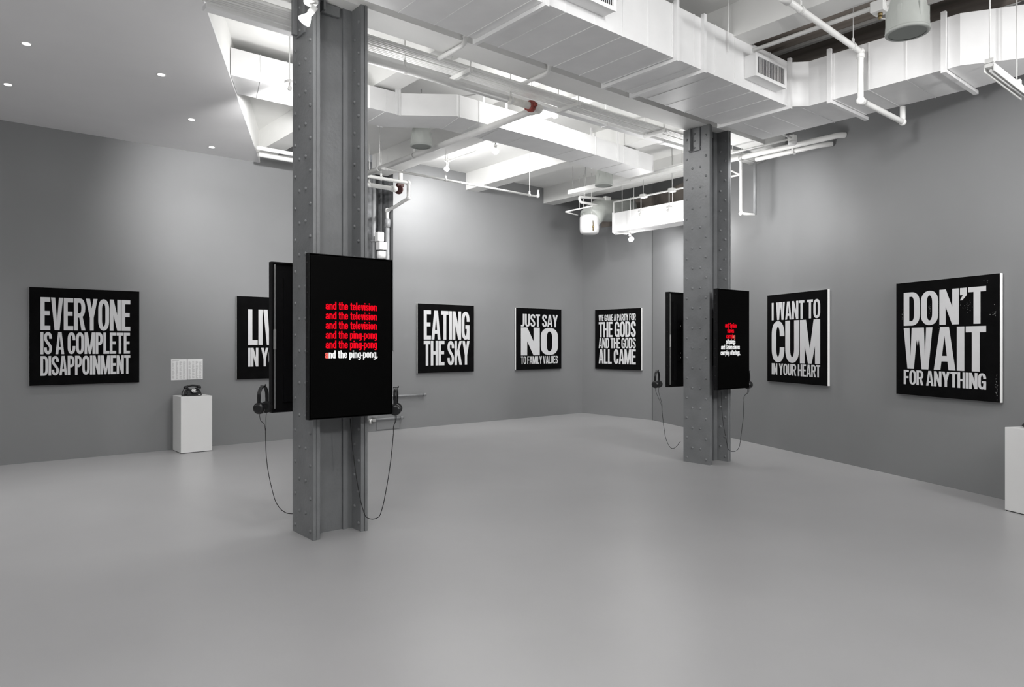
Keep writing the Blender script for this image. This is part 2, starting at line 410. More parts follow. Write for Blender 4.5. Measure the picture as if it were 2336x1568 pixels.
dw = cr("scuffed black square canvas reading DON'T WAIT FOR ANYTHING, rightmost on wall", 2044.5, 899,
   [("DON'T", .09, .385, .085, .888), ('WAIT', .404, .766, .085, .888), ('FOR ANYTHING', .778, .906, .085, .888)])

# pale scuffs where the black paint has rubbed off the last canvas
o_ = on_right(2044.5, 899)+Vector((nx, ny, 0))*.04; ux_ = Vector((-CX, -CY, 0)).normalized(); n_ = ux_.cross(Vector((0, 0, 1))); m = MB(); random.seed(11)
for cu, cv, du, dv, q in ((.975, .12, .012, .10, 34), (.955, .70, .02, .05, 16), (.72, .76, .05, .05, 20), (.36, .75, .012, .08, 14), (.07, .70, .012, .07, 12), (.46, .60, .01, .03, 5), (.88, .95, .04, .01, 6)):
    for i in range(q):
        a, b, r_ = random.gauss(cu, du*.5), random.gauss(cv, dv*.5), random.uniform(.0015, .005)
        if a > .993 or b < .01: continue
        m.face([o_+ux_*(a*1.22+r_*math.cos(t_)*random.uniform(.5, 1))+Vector((0, 0, b*1.22+r_*math.sin(t_)*random.uniform(.5, 1.4)))+n_*.0403 for t_ in (0, 1.2, 2.5, 3.6, 5)])
obj('scuff_marks', m, mat('rubbed_paint', (.24, .24, .24), .8), dw)['kind'] = 'stuff'

# ------------------------------------------------------------------ plinths, telephones, papers
def plinth(label, O, ux, wd, dp, ht):
    O = Vector(O); ux = Vector(ux).normalized(); n = ux.cross(Vector((0, 0, 1))); bk = -n
    r = thing('plinth', label, 'plinth', O+ux*wd/2+bk*dp/2, 'white plinths')
    c = O+ux*wd/2+bk*dp/2
    obj('body', MB().obox(c+Vector((0, 0, .008+(ht-.008)/2)), (ux, bk, (0, 0, 1)), (wd/2, dp/2, (ht-.008)/2)).bevel(.003, 2), M_plinth, r)
    obj('base', MB().obox(c+Vector((0, 0, .0045)), (ux, bk, (0, 0, 1)), (wd/2-.006, dp/2-.006, .0045)), M_base, r)
    return r, c+Vector((0, 0, ht))
P1, top1 = plinth('white plinth with black rotary telephone against the left wall', (2.625, 9.985, 0), A_, .40, .40, .757)
P2, top2 = plinth('white plinth cut off by right edge of the picture', (7.288, 1.94, 0), (-CX, -CY, 0), .40, .345, .735)

def telephone(label, loc, rz):
    r = thing('rotary_telephone', label, 'telephone', loc, 'black rotary telephones'); r.rotation_euler = (0, 0, rz)
    m = MB(); prof = [(-.085, 0), (.09, 0), (.09, .045), (.06, .085), (.0, .088), (-.03, .075), (-.085, .03)]     # (depth, z); front is -y
    for s0, s1 in ((-.095, .095),):
        a = [m.bm.verts.new((s0*(.9 if z > .05 else 1), y, z)) for y, z in prof]; b = [m.bm.verts.new((s1*(.9 if z > .05 else 1), y, z)) for y, z in prof]
        n = len(prof); m.bm.faces.new(a); m.bm.faces.new(b[::-1])
        for i in range(n): m.bm.faces.new((a[i], b[i], b[(i+1) % n], a[(i+1) % n]))
    m.bm.normal_update(); bmesh.ops.recalc_face_normals(m.bm, faces=m.bm.faces)
    obj('body', m.bevel(.012, 3), M_plastic, r, world=False)
    for sx in (-1, 1):
        c = MB().box(sx*.055-.013, sx*.055+.013, .0, .055, .082, .105).bevel(.005, 2)
        obj('cradle', c, M_plastic, r, world=False)
    ax = Vector((0, -.64, .77)); cc = Vector((0, -.055, .052))+ax*.012
    d = obj('dial', MB().lathe([(.044, -.006), (.044, .006), (.040, .010), (.020, .010), (0, .011)], cc, ax, 28), M_plastic, r, world=False)
    e = Vector((1, 0, 0)); g = ax.cross(e)
    for i in range(10):
        a = math.radians(50+i*28); obj('finger_hole', MB().lathe([(.0068, 0), (.0068, .0012)], cc+ax*.0100+(e*math.cos(a)+g*math.sin(a))*.030, ax, 10), M_dial, d, world=False)
    obj('dial_card', MB().lathe([(.0165, .010), (.0165, .0125)], cc, ax, 20), M_dial, d, world=False)
    obj('finger_stop', MB().bar(cc+ax*.012+e*.03-g*.02, cc+ax*.014+e*.046-g*.03, .004, .003), M_chrome, d, world=False)
    h = MB().tube([(-.085, .025, .118), (-.05, .025, .134), (0, .025, .139), (.05, .025, .134), (.085, .025, .118)], .014, 12, bend=.02)
    for sx in (-1, 1): h.lathe([(.022, -.028), (.030, -.022), (.030, -.006), (.018, .012)], (sx*.088, .025, .122), (sx*.25, 0, 1), 18)
    hd = obj('handset', h, M_plastic, r, world=False)
    pts = []
    P = [Vector((-.105, .02, .10)), Vector((-.135, .0, .05)), Vector((-.15, -.03, .014)), Vector((-.12, -.05, .012)), Vector((-.085, -.03, .014))]
    N = 150
    for i in range(N):
        t = i/(N-1)*(len(P)-1); j = min(int(t), len(P)-2); f = t-j; c = P[j].lerp(P[j+1], f)
        a = i*1.25; pts.append(c+Vector((math.cos(a)*.006, math.cos(a)*.003, math.sin(a)*.006)))
    obj('coiled_cord', MB().tube(pts, .0024, 5), M_plastic, r, world=False)
    obj('number_plate', MB().box(.045, .075, -.0885, -.0865, .012, .022), M_dial, r, world=False)
    return r
telephone('black rotary telephone with white dial card, on the left plinth', top1-Vector((.0, .02, 0)), 0)
T2 = telephone('black telephone on the plinth cut off at right, only its cord showing', top2, math.atan2(-CY, -CX)-0.0)

def sheet(label, x0, y0, x1, y1, hd):
    a = at(x0, y0, Y=YL-.003); b = at(x1, y1, Y=YL-.003)
    r = thing('text_sheet', label, 'paper', ((a.x+b.x)/2, YL-.003, (a.z+b.z)/2), 'printed sheets on the left wall')
    obj('sheet', MB().box(a.x, b.x, YL-.004, YL-.001, b.z, a.z), M_paper, r)
    m = MB(); W = b.x-a.x; Hh = a.z-b.z; random.seed(int(x0))
    if hd: m.box(a.x+.05*W, a.x+.5*W, YL-.0048, YL-.004, a.z-.075*Hh, a.z-.05*Hh)
    for c in range(4):
        z = a.z-.11*Hh
        while z > b.z+.05*Hh:
            if random.random() < .86:
                m.box(a.x+(.06+.235*c)*W, a.x+(.06+.235*c+random.uniform(.08, .17))*W, YL-.0048, YL-.004, z-.010*Hh, z)
            z -= .022*Hh
    obj('printed_text', m, M_ink, r)
sheet('left one of two white printed sheets above the telephone', 390.3, 820, 426, 867, True)
sheet('right one of two white printed sheets above the telephone', 428, 819.6, 462.5, 865.5, False)

# ------------------------------------------------------------------ television screens on the columns
LW = dict(a=.46, c=.42, d=.47, e=.45, f=.31, g=.47, h=.47, i=.19, l=.19, n=.47, o=.47, p=.47, r=.34, s=.41, t=.32, v=.44, y=.44, S=.50)
LW['-'] = .24; LW[','] = .19; LW[' '] = .25
def lower(c):
    """condensed bold lower-case letters: ascender 1, x-height .72, descender -.24"""
    w = LW[c]; s, h, xh = .178, .128, .72; xl, xr, xm = s/2, w-s/2, w/2; yt, yb = xh-h/2, h/2; rx, ry = (w-s)/2, .20
    arc = lambda a0, a1, cy: sup(xm, cy, rx, ry, a0, a1)
    top, bot = yt-ry, yb+ry; S_ = lambda p_, cl=False: stroke(p_, cl, s, h)
    ring = arc(0, 90, top)+arc(90, 180, top)+arc(180, 270, bot)+arc(270, 360, bot)
    if c == 'o': return S_(ring, True)
    if c == 'l': return [rect(0, s, 0, 1)]
    if c == 'i': return [rect(0, s, 0, xh), rect(0, s, .82, .97)]
    if c == 'd': return [rect(w-s, w, 0, 1)]+S_(ring, True)
    if c == 'p': return [rect(0, s, -.24, xh)]+S_(ring, True)
    if c == 'g': return [rect(w-s, w, -.02, xh)]+S_(ring, True)+S_([(xr, .1)]+sup(xm, -.02, rx, .17, 0, -150, 12))
    if c == 'h': return [rect(0, s, 0, 1)]+S_([(xl, top)]+arc(180, 90, top)+arc(90, 0, top)+[(xr, 0)])
    if c == 'n': return [rect(0, s, 0, xh)]+S_([(xl, top)]+arc(180, 90, top)+arc(90, 0, top)+[(xr, 0)])
    if c == 'r': return [rect(0, s, 0, xh)]+S_([(xl, top)]+arc(180, 90, top)+[(w, yt-.01)])
    if c == 'c': return S_([(xr, .47)]+ring[:-9]+arc(270, 360, bot)+[(xr, .26)])
    if c == 'e': return S_([(xr, .36)]+ring[:-9]+arc(270, 360, bot)+[(xr, .23)])+[rect(xl, w-.02, .32, .32+h*.85)]
    if c == 'a': return [rect(w-s, w, 0, top)]+S_([(xl, .50)]+arc(180, 90, top)+arc(90, 0, top)+[(xr, .3)])+S_(sup(xm-.01, .21, rx, .15, 0, 90)+sup(xm-.01, .21, rx, .15, 90, 180)+sup(xm-.01, .21, rx, .15, 180, 270)+sup(xm-.01, .21, rx, .15, 270, 360), True)
    if c == 't': return [rect(.06, .06+s, .12, .93), rect(0, w, xh-h, xh)]+S_([(.06+s/2, .2)]+sup(.06+s/2+.1, yb+.08, .1, .08, 180, 270)+[(w, yb)])
    if c == 'f': return [rect(.06, .06+s, 0, .85), rect(0, w-.02, xh-h, xh)]+S_([(.06+s/2, .8)]+sup(.06+s/2+.1, .85, .1, 1-h/2-.85, 180, 90)+[(w, 1-h/2)])
    if c == 'v': return [[(0, xh), (xm-s*.5, 0), (xm, 0), (xm, .2), (s*1.02, xh)], [(w, xh), (w-s*1.02, xh), (xm, .2), (xm, 0), (xm+s*.5, 0)]]
    if c == 'y': return [[(0, xh), (xm-s*.5, 0), (xm, 0), (xm, .2), (s*1.02, xh)], [(w, xh), (w-s*1.02, xh), (xm-s*.45, -.1), (xm+s*.45, -.02)], [(xm-s*.45, -.1), (xm+s*.45, -.02), (xm+s*.1, -.24), (.03, -.24), (.03, -.13), (xm-s*.6, -.13)]]
    if c == 's':
        r2 = .155; p0, p3 = (xl, yt-r2), (xr, yb+r2); mid = []
        for i in range(1, 10):
            t = i/10; c1, c2 = (xl, yt-r2-.11), (xr, yb+r2+.11)
            mid.append(tuple((1-t)**3*p0[j]+3*t*(1-t)**2*c1[j]+3*t*t*(1-t)*c2[j]+t**3*p3[j] for j in (0, 1)))
        return S_([(xr, .49)]+sup(xm, yt-r2, rx, r2, 0, 180, 14)+mid+sup(xm, yb+r2, rx, r2, 0, -180, 14)+[(xl, .23)])
    if c == 'S': return [[(x*LW['S']/WID['S'], y) for x, y in f] if isinstance(f, list) else tuple((x*LW['S']/WID['S'], y) for x, y in f) for f in glyph('S')]
    if c == '-': return [rect(0, w, .27, .27+h*1.05)]
    if c == ',': return [rect(0, s, 0, .16), [(0, 0), (s*.6, 0), (0, -.16), (-.04, -.12)][::-1], [(s*.5, 0), (s, 0), (s*.3, -.16), (0, -.16)]]
    return []
def screen_text(parent, runs, x0, x1, z, hgt, yface):
    """runs = ((text, material), ...) laid along one line from x0 to x1, baseline z"""
    gap = .035; tot = sum(LW[c]+gap for t, _ in runs for c in t)-gap; k_ = (x1-x0)/tot; x = 0
    for t, m in runs:
        b = MB()
        for c in t:
            lay = 0
            for f in lower(c):
                if isinstance(f, list): lay += 1; d = lay
                else: d = 0
                b.face([(x0+(x+px_)*k_, yface-.00015*d, z+py_*hgt) for px_, py_ in f])
            x += LW[c]+gap
        obj('screen_lettering', b, m, parent)
def screen(label, cx, front, lines=None):
    """upright screen hung on a column at cx; front = True on our side (-Y), else on the far side"""
    s = -1 if front else 1
    yf = 5.137+s*.377; yb = yf-s*.055; z0, z1 = 0.922, 2.118; x0, x1 = cx-.342, cx+.338
    r = thing('display_screen', label, 'screen', (cx, yb, z0), 'screens on the steel columns')
    Y = lambda a, b: (min(a, b), max(a, b))
    t = .012
    h = MB().box(x0, x0+t, *Y(yf, yb), z0, z1).box(x1-t, x1, *Y(yf, yb), z0, z1).box(x0+t, x1-t, *Y(yf, yb), z0, z0+t).box(x0+t, x1-t, *Y(yf, yb), z1-t, z1)
    h.box(x0+t, x1-t, *Y(yf-s*.012, yf-s*.03), z0+t, z1-t)
    hs = obj('housing', h, M_black, r)
    for i in range(11):
        for xx, d in ((x0, -1), (x1, 1)):
            obj('screw', MB().dome((xx, yf-s*.030, z0+.06+i*.107), (d, 0, 0), .004, 6), M_plastic, hs)
    g = obj('glass', MB().box(x0+.004, x1-.004, *Y(yf, yf-s*.008), z0+.004, z1-.004), M_screen, r)
    for xx in (x0+.10, x1-.17): obj('back_rail', MB().box(xx, xx+.07, *Y(yb+s*.004, yb+s*.025), z0+.08, z1-.12), M_black, r)
    obj('back_panel', MB().box(x0+.17, x1-.17, *Y(yb+s*.002, yb+s*.028), z0+.12, z1-.16), M_black, r)
    rl = MB().box(x0+.024, x0+.030, *Y(yb-s*.001, yb+s*.012), z0+.03, z1-.02)
    obj('edge_rail', rl, M_zinc, r)
    obj('latch', MB().box(x0+.016, x0+.036, *Y(yb-s*.006, yb+s*.008), z0+.50, z0+.66).bevel(.003, 1), M_zinc, r)
    mt = MB().box(cx-.16, cx+.16, *Y(yb, yb-s*.02), 1.25, 1.33).box(cx-.16, cx+.16, *Y(yb, yb-s*.02), 1.65, 1.73)
    for xx in (cx-.08, cx+.08): mt.box(xx-.02, xx+.02, *Y(yb-s*.02, 5.137+s*.033), 1.20, 1.78)
    obj('wall_mount', mt, M_black, r)
    for bz in (1.29, 1.35, 1.69): obj('mount_bolt', MB().dome((cx-.13, yb-s*.02, bz), (0, -s, 0), .008), M_chrome, r)
    if lines:
        for runs, u0, u1, v in lines:
            screen_text(g, runs, u0, u1, v, .0575, yf-.0006)
    return r
YF = 5.137-.377
ln1 = []
for i, (t, a, b) in enumerate((('and the television', 743, 859.5),)*3+(('and the ping-pong', 743, 860),)*2):
    y = 706+i*22.3
    p = at(a, y, Y=YF); q = at(b, y, Y=YF); ln1.append((((t, M_tred),), p.x, q.x, p.z))
p = at(741.5, 818, Y=YF); q = at(861.5, 818, Y=YF)
ln1.append(((('a', M_tpink), ('nd the ping-pong,', M_twhite)), p.x, q.x, p.z))
ln2 = []
for runs, a, b, y in (((('and Syrian', M_tred),), 1654, 1680, 747.5), ((('slaves', M_tred),), 1659, 1674.5, 759.5), ((('carryi', M_tred), ('ng', M_tpink)), 1657, 1677, 772.5),
                      ((('offerings', M_twhite),), 1656, 1677.5, 785), ((('and Syrian slaves', M_twhite),), 1645, 1687.5, 797.5), ((('carrying offerings,', M_twhite),), 1644, 1688.5, 810.5)):
    p = at(a, y, Y=YF); q = at(b, y, Y=YF); ln2.append((runs, p.x, q.x, p.z))
screen('black upright screen with red lines about the television, front of near column', 2.446, True, ln1)
screen('black open-backed screen seen from behind, left side of the near column', 2.446, False)
screen('black upright screen with red and white Syrian lines, front of far column', 7.486, True, ln2)
screen('black open-backed screen seen from behind, left side of the far column', 7.486, False)

# ------------------------------------------------------------------ headphones
def headphones(label, loc, rz, cable):
    r = thing('headphones', label, 'headphones', loc, 'headphones hung on the screens'); r.rotation_euler = (0, 0, rz)
    def L(p): return Matrix.Rotation(-rz, 3, 'Z') @ (Vector(p)-Vector(loc))
    m = MB(); n = 15
    pts = [Vector((.066*math.cos(PI*i/(n-1)), 0, -.075+.075*math.sin(PI*i/(n-1))+(.0 if 0 < i < n-1 else -.015))) for i in range(n)]
    for k in (-.009, 0, .009): m.tube([p_+Vector((0, k, 0)) for p_ in pts], .006, 8)
    obj('headband', m, M_plastic, r, world=False)
    for sx in (-1, 1):
        obj('yoke', MB().box(sx*.066-.006, sx*.066+.006, -.013, .013, -.145, -.07).bevel(.003, 1), M_plastic, r, world=False)
        e = obj('ear_cup', MB().lathe([(.026, .026), (.040, .020), (.046, .008), (.046, -.006)], (sx*.062, 0, -.165), (sx, 0, 0), 22), M_plastic, r, world=False)
        obj('cushion', MB().lathe([(.044, -.006), (.046, -.014), (.040, -.024), (.026, -.026), (.022, -.016)], (sx*.062, 0, -.165), (sx, 0, 0), 22), M_pad, e, world=False)
    cs = MB()
    c = [L(p_) for p_ in cable]
    j = c[0]
    for sx in (-1, 1): cs.tube([(sx*.06, 0, -.205), (sx*.045, 0, -.26), (j+Vector((sx*.012, 0, .06))), j], .0022, 6, bend=.04)
    cs.tube(c, .0030, 6, bend=.09, steps=8)
    obj('cable', cs, M_pad, r, world=False)
    # small hook holding the band on the edge of the screen
    obj('hook', MB().tube([(0, -.02, .004), (0, .02, .004)], .004, 6).tube([(0, -.02, .004), (0, -.02, .018)], .004, 6), M_black, r, world=False)
    return r
def cab(pts, plane): return [at(x, y, **{plane[0]: v if not isinstance(plane[1], (list, tuple)) else v}) for (x, y), v in zip(pts, plane[1] if isinstance(plane[1], (list, tuple)) else [plane[1]]*len(pts))]
hp_y = 4.80
p = at(903, 886, X=2.446+.415)
headphones('black headphones hanging at right edge of the near television screen', p, .95,
           cab([(897.5, 990), (893, 1040), (886, 1090), (875, 1150), (866, 1180), (850, 1186), (834, 1181), (824, 1150), (811, 1080), (803, 1010), (799, 955)], ('Y', [4.80, 4.80, 4.80, 4.81, 4.82, 4.84, 4.86, 4.88, 4.89, 4.9, 4.92])))
p = at(600, 882, X=2.446-.42)
headphones('black headphones hanging at left edge of the near open-backed screen', p, .75,
           cab([(605.5, 985), (607, 1040), (612, 1080), (620, 1115), (628, 1145), (640, 1163), (656, 1173), (680, 1172)], ('Y', [5.50, 5.50, 5.50, 5.50, 5.5, 5.52, 5.54, 5.56])))
p = at(1707, 848.5, X=7.486+.415)
headphones('black headphones hanging at right edge of the far front screen', p, .4,
           cab([(1697, 915), (1696, 950), (1691, 990), (1687, 1020), (1680, 1030), (1668, 1031), (1660, 1025), (1657, 1005), (1650, 970), (1646, 930), (1645, 892)], ('Y', [4.80, 4.80, 4.80, 4.81, 4.82, 4.84, 4.86, 4.88, 4.89, 4.9, 4.92])))
p = at(1499, 847, X=7.486-.42)
headphones('black headphones hanging at left edge of the far open-backed screen', p, .3,
           cab([(1510, 935), (1513, 965), (1518, 1000), (1526, 1018), (1533, 1025), (1542, 1021), (1552, 1008)], ('Y', [5.52]*7)))

# ------------------------------------------------------------------ ducts
def ribbed(m, poly_fn, xs): pass
D0, D1 = 3.87, 4.32
duct = thing('air_duct', 'big white rectangular air duct with two grilles, bending along the right wall', 'duct', (4.0, 4.0, D0))
m = MB().prism([(-1.5, 3.64), (6.72, 3.64), (6.85, 3.50), (6.85, 2.15), (7.2, 1.55), (7.50, 1.75), (7.56, 2.2), (7.56, 4.42), (-1.5, 4.42)], D0, D1)
for i in range(27):
    x = -1.4+i*.31
    if x < 6.6: m.box(x, x+.009, 3.636, 4.424, D0-.004, D1+.003)
for i in range(7):
    y = 2.25+i*.33; m.box(6.846, 7.564, y, y+.009, D0-.004, D1+.003)
obj('duct_body', m, M_white, duct)
for x in (1.9, 3.35, 4.84, 5.23, 6.70):
    m = MB().box(x-.018, x+.018, 3.605, 4.455, D0-.032, D0-.001).box(x-.018, x+.018, 3.605, 3.639, D0-.001, D1+.03).box(x-.018, x+.018, 4.421, 4.455, D0-.001, D1+.03)
    for f in (.2, .5, .8): m.cyl((x-.022, 3.61+.84*f, D0-.018), (x+.03, 3.61+.84*f, D0-.018), .006, 6)
    obj('joint_flange', m, M_white, duct)
for y in (2.15+.12, 3.28):
    m = MB().box(6.815, 7.66, y-.02, y+.02, D0-.034, D0-.001).box(6.815, 6.849, y-.02, y+.02, D0-.001, D1+.05)
    for f in (.25, .45, .65): m.cyl((6.82+.8*f, y-.025, D0-.02), (6.82+.8*f, y+.03, D0-.02), .008, 6)
    obj('joint_flange', m, M_white, duct)
for x0, x1 in ((3.40, 3.965), (5.90, 6.44)):
    z0, z1, yf = 3.955, 4.165, 3.515
    m = MB().box(x0, x1, yf+.012, 3.64, z0, z1)
    b_ = obj('register_box', m.bevel(.003, 1), M_white, duct)
    m = MB().box(x0-.004, x1+.004, yf, yf+.012, z0-.004, z0+.028).box(x0-.004, x1+.004, yf, yf+.012, z1-.028, z1+.004).box(x0-.004, x0+.028, yf, yf+.012, z0+.028, z1-.028).box(x1-.028, x1+.004, yf, yf+.012, z0+.028, z1-.028)
    obj('register_frame', m, M_white, b_)
    obj('register_throat', MB().box(x0+.028, x1-.028, yf+.010, yf+.0122, z0+.028, z1-.028), M_slot, b_)
    nv = 24
    for i in range(nv):
        x = x0+.036+(x1-x0-.072)*i/(nv-1); m = MB().obox((x, yf+.005, (z0+z1)/2), ((1, .5, 0), (-.5, 1, 0), (0, 0, 1)), (.0042, .0012, (z1-z0)/2-.028))
        obj('louvre', m, M_white, b_)
for x in (.9, 2.6, 4.1, 5.6):
    for y in (3.62, 4.44): obj('hanger_rod', MB().cyl((x, y, D1-.2), (x, y, ZC), .006, 6), M_pipe, duct)

Z2 = 4.02; T2 = 4.265; W2 = .50
f1, f2, f3, f4, f5 = [at(px, py, Z=Z2) for px, py in ((913.7, 263), (1042, 265), (1255, 322), (1293.6, 334), (1491, 393))]
# sections: front x, front y, back x, back y, bottom, top
S2 = [(FX(7.27)+.006, 7.27, FX(7.77)+.006, 7.77, 4.19, 4.47), (3.18, 7.27, 3.18, 7.77, 4.19, 4.47), (3.70, f1.y, 3.70, f1.y+W2, Z2, T2), (f1.x, f1.y, f1.x+.06, f1.y+W2, Z2, T2),
      (f2.x, f2.y, f2.x+.10, f2.y+W2, Z2, T2), (f3.x, f3.y, f3.x, f3.y+W2, Z2, T2), (f4.x, f4.y, f4.x, f4.y+W2, Z2, T2), (f5.x, f5.y, f5.x, f5.y+W2, Z2, T2)]
duct2 = thing('branch_duct', 'smaller white air duct with a sideways jog, hung behind the near column', 'duct', (4.5, 6.6, Z2))
m = MB(); rings = []
for a, b, c, d, z0, z1 in S2: rings.append([m.bm.verts.new(p_) for p_ in ((a, b, z0), (c, d, z0), (c, d, z1), (a, b, z1))])
for p_, q_ in zip(rings, rings[1:]):
    for i in range(4): m.bm.faces.new((p_[i], p_[(i+1) % 4], q_[(i+1) % 4], q_[i]))
m.bm.faces.new(rings[0]); m.bm.faces.new(rings[-1][::-1])
obj('duct_body', m, M_white, duct2)
def sec2(i, f): return [u_+(v_-u_)*f for u_, v_ in zip(S2[i], S2[i+1])]
for i, f in ((0, .38), (0, .72), (2, .5), (4, .03), (4, .22), (4, .45), (4, .75), (6, .1), (6, .3), (6, .62), (6, .8)):
    a, b, c, d, z0, z1 = sec2(i, f); e = .006
    obj('duct_seam', MB().box(a-e, a+e, b-.004, b+.002, z0-.003, z1+.003).prism([(a-e, b), (a+e, b), (c+e, d), (c-e, d)], z0-.004, z0+.001), M_white, duct2)
for i, f in ((2, .86), (2, .96), (4, .5), (6, .55)):
    a, b, c, d, z0, z1 = sec2(i, f)
    obj('hanger_strap', MB().box(a-.016, a+.016, b-.007, b-.001, z0-.006, ZC), M_white, duct2)
    obj('hanger_strap', MB().box(c-.016, c+.016, d+.001, d+.007, z0-.006, ZC), M_white, duct2)

duct3 = thing('corner_duct', 'short white rectangular duct in the far corner, brightly lit by bulbs', 'duct', (9.75, 7.8, 3.48))
obj('duct_body', MB().box(9.56, 9.92, 7.0, 8.56, 3.485, 3.83).bevel(.004, 1), M_white, duct3)
obj('duct_collar', MB().box(9.55, 9.93, 8.535, 8.562, 3.475, 3.84), M_white, duct3)
for y in (7.25, 8.35):
    obj('hanger_rod', MB().cyl((9.58, y, 3.83), (9.58, y, ZC), .005, 6), M_pipe, duct3); obj('hanger_rod', MB().cyl((9.90, y, 3.83), (9.90, y, ZC), .005, 6), M_pipe, duct3)
unit = thing('fan_unit', 'white rounded air unit with grey round duct in the far corner', 'air unit', (9.8, 9.1, 3.5))
obj('casing', MB().lathe([(.0, 0), (.13, .0), (.17, .03), (.18, .09), (.18, .30), (.165, .34), (0, .34)], (9.47, 9.05, 3.50), (0, 0, 1), 28), M_white, unit)
obj('round_duct', MB().tube([(9.5, 9.07, 3.80), (9.72, 9.07, 3.98), (10.2, 9.0, 4.02), (10.47, 8.85, 4.02)], .21, 26, bend=.16), M_speaker, unit)
for y in (8.95, 9.15): obj('hanger_rod', MB().cyl((9.42, y, 3.83), (9.42, y, ZC), .005, 6), M_pipe, unit)
obj('drain_valve', MB().lathe([(.012, 0), (.012, .05), (.02, .06), (.02, .08), (.008, .09), (.008, .12)], (9.22, 8.72, 3.5), (0, 0, 1), 10).cyl((9.22, 8.72, 3.62), (9.30, 8.80, 3.70), .008, 6), M_brass, unit)

# ------------------------------------------------------------------ conduits, pipes
rack = thing('conduit_rack', 'row of parallel white conduits running beneath the ceiling past both columns', 'conduits', (5, 5.5, 4.1))
y0c, nC = 5.375, 8
for i in range(nC):
    y = y0c+.031*i+.014+(.019 if i > 3 else 0); xe = RW(y)-.01
    obj('conduit', MB().tube([(FX(y)+.02, y, 4.105), (xe-.25-.03*i*0, y, 4.105), (xe, y, 4.105)], .0145, 10), M_pipe, rack)
for x in (1.0, 3.985, 5.436, 6.93, 8.4):
    m = MB().box(x-.02, x+.02, y0c-.03, y0c+.31, 4.048, 4.088)
    for q in range(7): m.box(x-.0205, x-.0195, y0c+.0+q*.04, y0c+.018+q*.04, 4.06, 4.076)
    for y in (y0c-.015, y0c+.295): m.cyl((x, y, 4.04), (x, y, ZC), .005, 6)
    obj('strut_hanger', m, M_pipe, rack)
wire = thing('wireway', 'flat white cable trough beside the row of conduits', 'cable trough', (4.5, 5.75, 4.1))
obj('trough', MB().box(FX(5.75)+.01, 7.9, 5.70, 5.79, 4.085, 4.125).bevel(.004, 1), M_white, wire)
for x in (2.9, 4.0, 5.1, 6.3, 7.4): obj('cover_clip', MB().box(x-.03, x+.03, 5.695, 5.795, 4.08, 4.13).cyl((x, 5.745, 4.12), (x, 5.745, ZC), .004, 6), M_white, wire)

ZP = 3.96
ypm = 5.5065; xpb = 4.97
pp = thing('sprinkler_main', 'thick white sprinkler pipe with red coupling, turning towards the left wall', 'pipe', (xpb, ypm, ZP))
obj('pipe_run', MB().tube([(2.72, ypm, ZP), (xpb-.42, ypm, ZP)], .037, 18), M_pipe, pp)
obj('stained_pipe_end', MB().tube([(xpb-.42, ypm, ZP), (xpb-.03, ypm, ZP)], .037, 18), M_rust, pp)
obj('pipe_run', MB().tube([(xpb+.02, ypm+.09, ZP), (xpb, 9.35, ZP)], .037, 18), M_pipe, pp)
obj('elbow', MB().tube([(xpb-.06, ypm, ZP), (xpb+.06, ypm, ZP), (xpb+.02, ypm+.12, ZP)], .043, 16, bend=.06), M_rust, pp)
obj('coupling', MB().lathe([(.042, -.03), (.058, -.028), (.062, 0), (.058, .028), (.042, .03)], (xpb-.09, ypm, ZP), (1, 0, 0), 20).box(xpb-.11, xpb-.07, ypm-.085, ypm+.085, ZP-.02, ZP+.02).bevel(.004, 1), M_red, pp)
obj('coupling', MB().lathe([(.039, -.03), (.050, -.026), (.050, .026), (.039, .03)], (2.74, ypm, ZP), (1, 0, 0), 18), M_pipe, pp)
def hanger(x, y, z, r, axis, parent, m_=M_pipe):
    b = MB(); n = 16; w = Vector((.014, 0, 0)) if axis == 'X' else Vector((0, .014, 0)); sd = Vector((0, 1, 0)) if axis == 'X' else Vector((1, 0, 0))
    rr = r+.004; ring = []
    for i in range(n+1):
        a = PI*.62+2*PI*.88*i/n-PI*.0
        ring.append(Vector((x, y, z))+sd*math.cos(a)*rr+Vector((0, 0, 1))*math.sin(a)*rr)
    for p_, q_ in zip(ring, ring[1:]): b.obox((p_+q_)/2, (q_-p_, w, (q_-p_).cross(w)), ((q_-p_).length/2+.001, .014, .002))
    b.obox((x, y, z+rr+.02), (w, sd, (0, 0, 1)), (.014, .006, .024)); b.cyl((x, y, z+rr+.03), (x, y, ZC), .0045, 6)
    return obj('hanger', b, m_, parent)
for x in (3.35, 4.60): hanger(x, ypm, ZP, .037, 'X', pp)
for y in (7.95, 8.85): hanger(xpb, y, ZP, .037, 'Y', pp)

br = thing('sprinkler_branch', 'thin white sprinkler branch pipe ending in a sprinkler head', 'pipe', (6, 8.66, 3.92))
e0, e1 = at(868, 383, Y=8.66), at(1228, 448.5, Y=8.66); e1.z = e0.z = 3.915; e0.x = 4.9
obj('pipe_run', MB().tube([e0, e1], .0165, 12), M_pipe, br)
obj('tee', MB().cyl(e0+Vector((.02, 0, 0)), e0+Vector((.09, 0, 0)), .023, 12).cyl(e0+Vector((1.33, 0, 0)), e0+Vector((1.39, 0, 0)), .02, 12), M_pipe, br)
obj('sprinkler_head', MB().tube([e1-Vector((.03, 0, 0)), e1, e1+Vector((0, 0, .05))], .022, 12, bend=.02).lathe([(.014, 0), (.014, .03), (.006, .05), (.02, .055), (.02, .058)], e1+Vector((0, 0, .05)), (0, 0, 1), 12), M_pipe, br)
for px in (1017, 1208):
    h_ = at(px, 430, Y=8.66); hanger(h_.x, 8.66, 3.915, .0165, 'X', br)

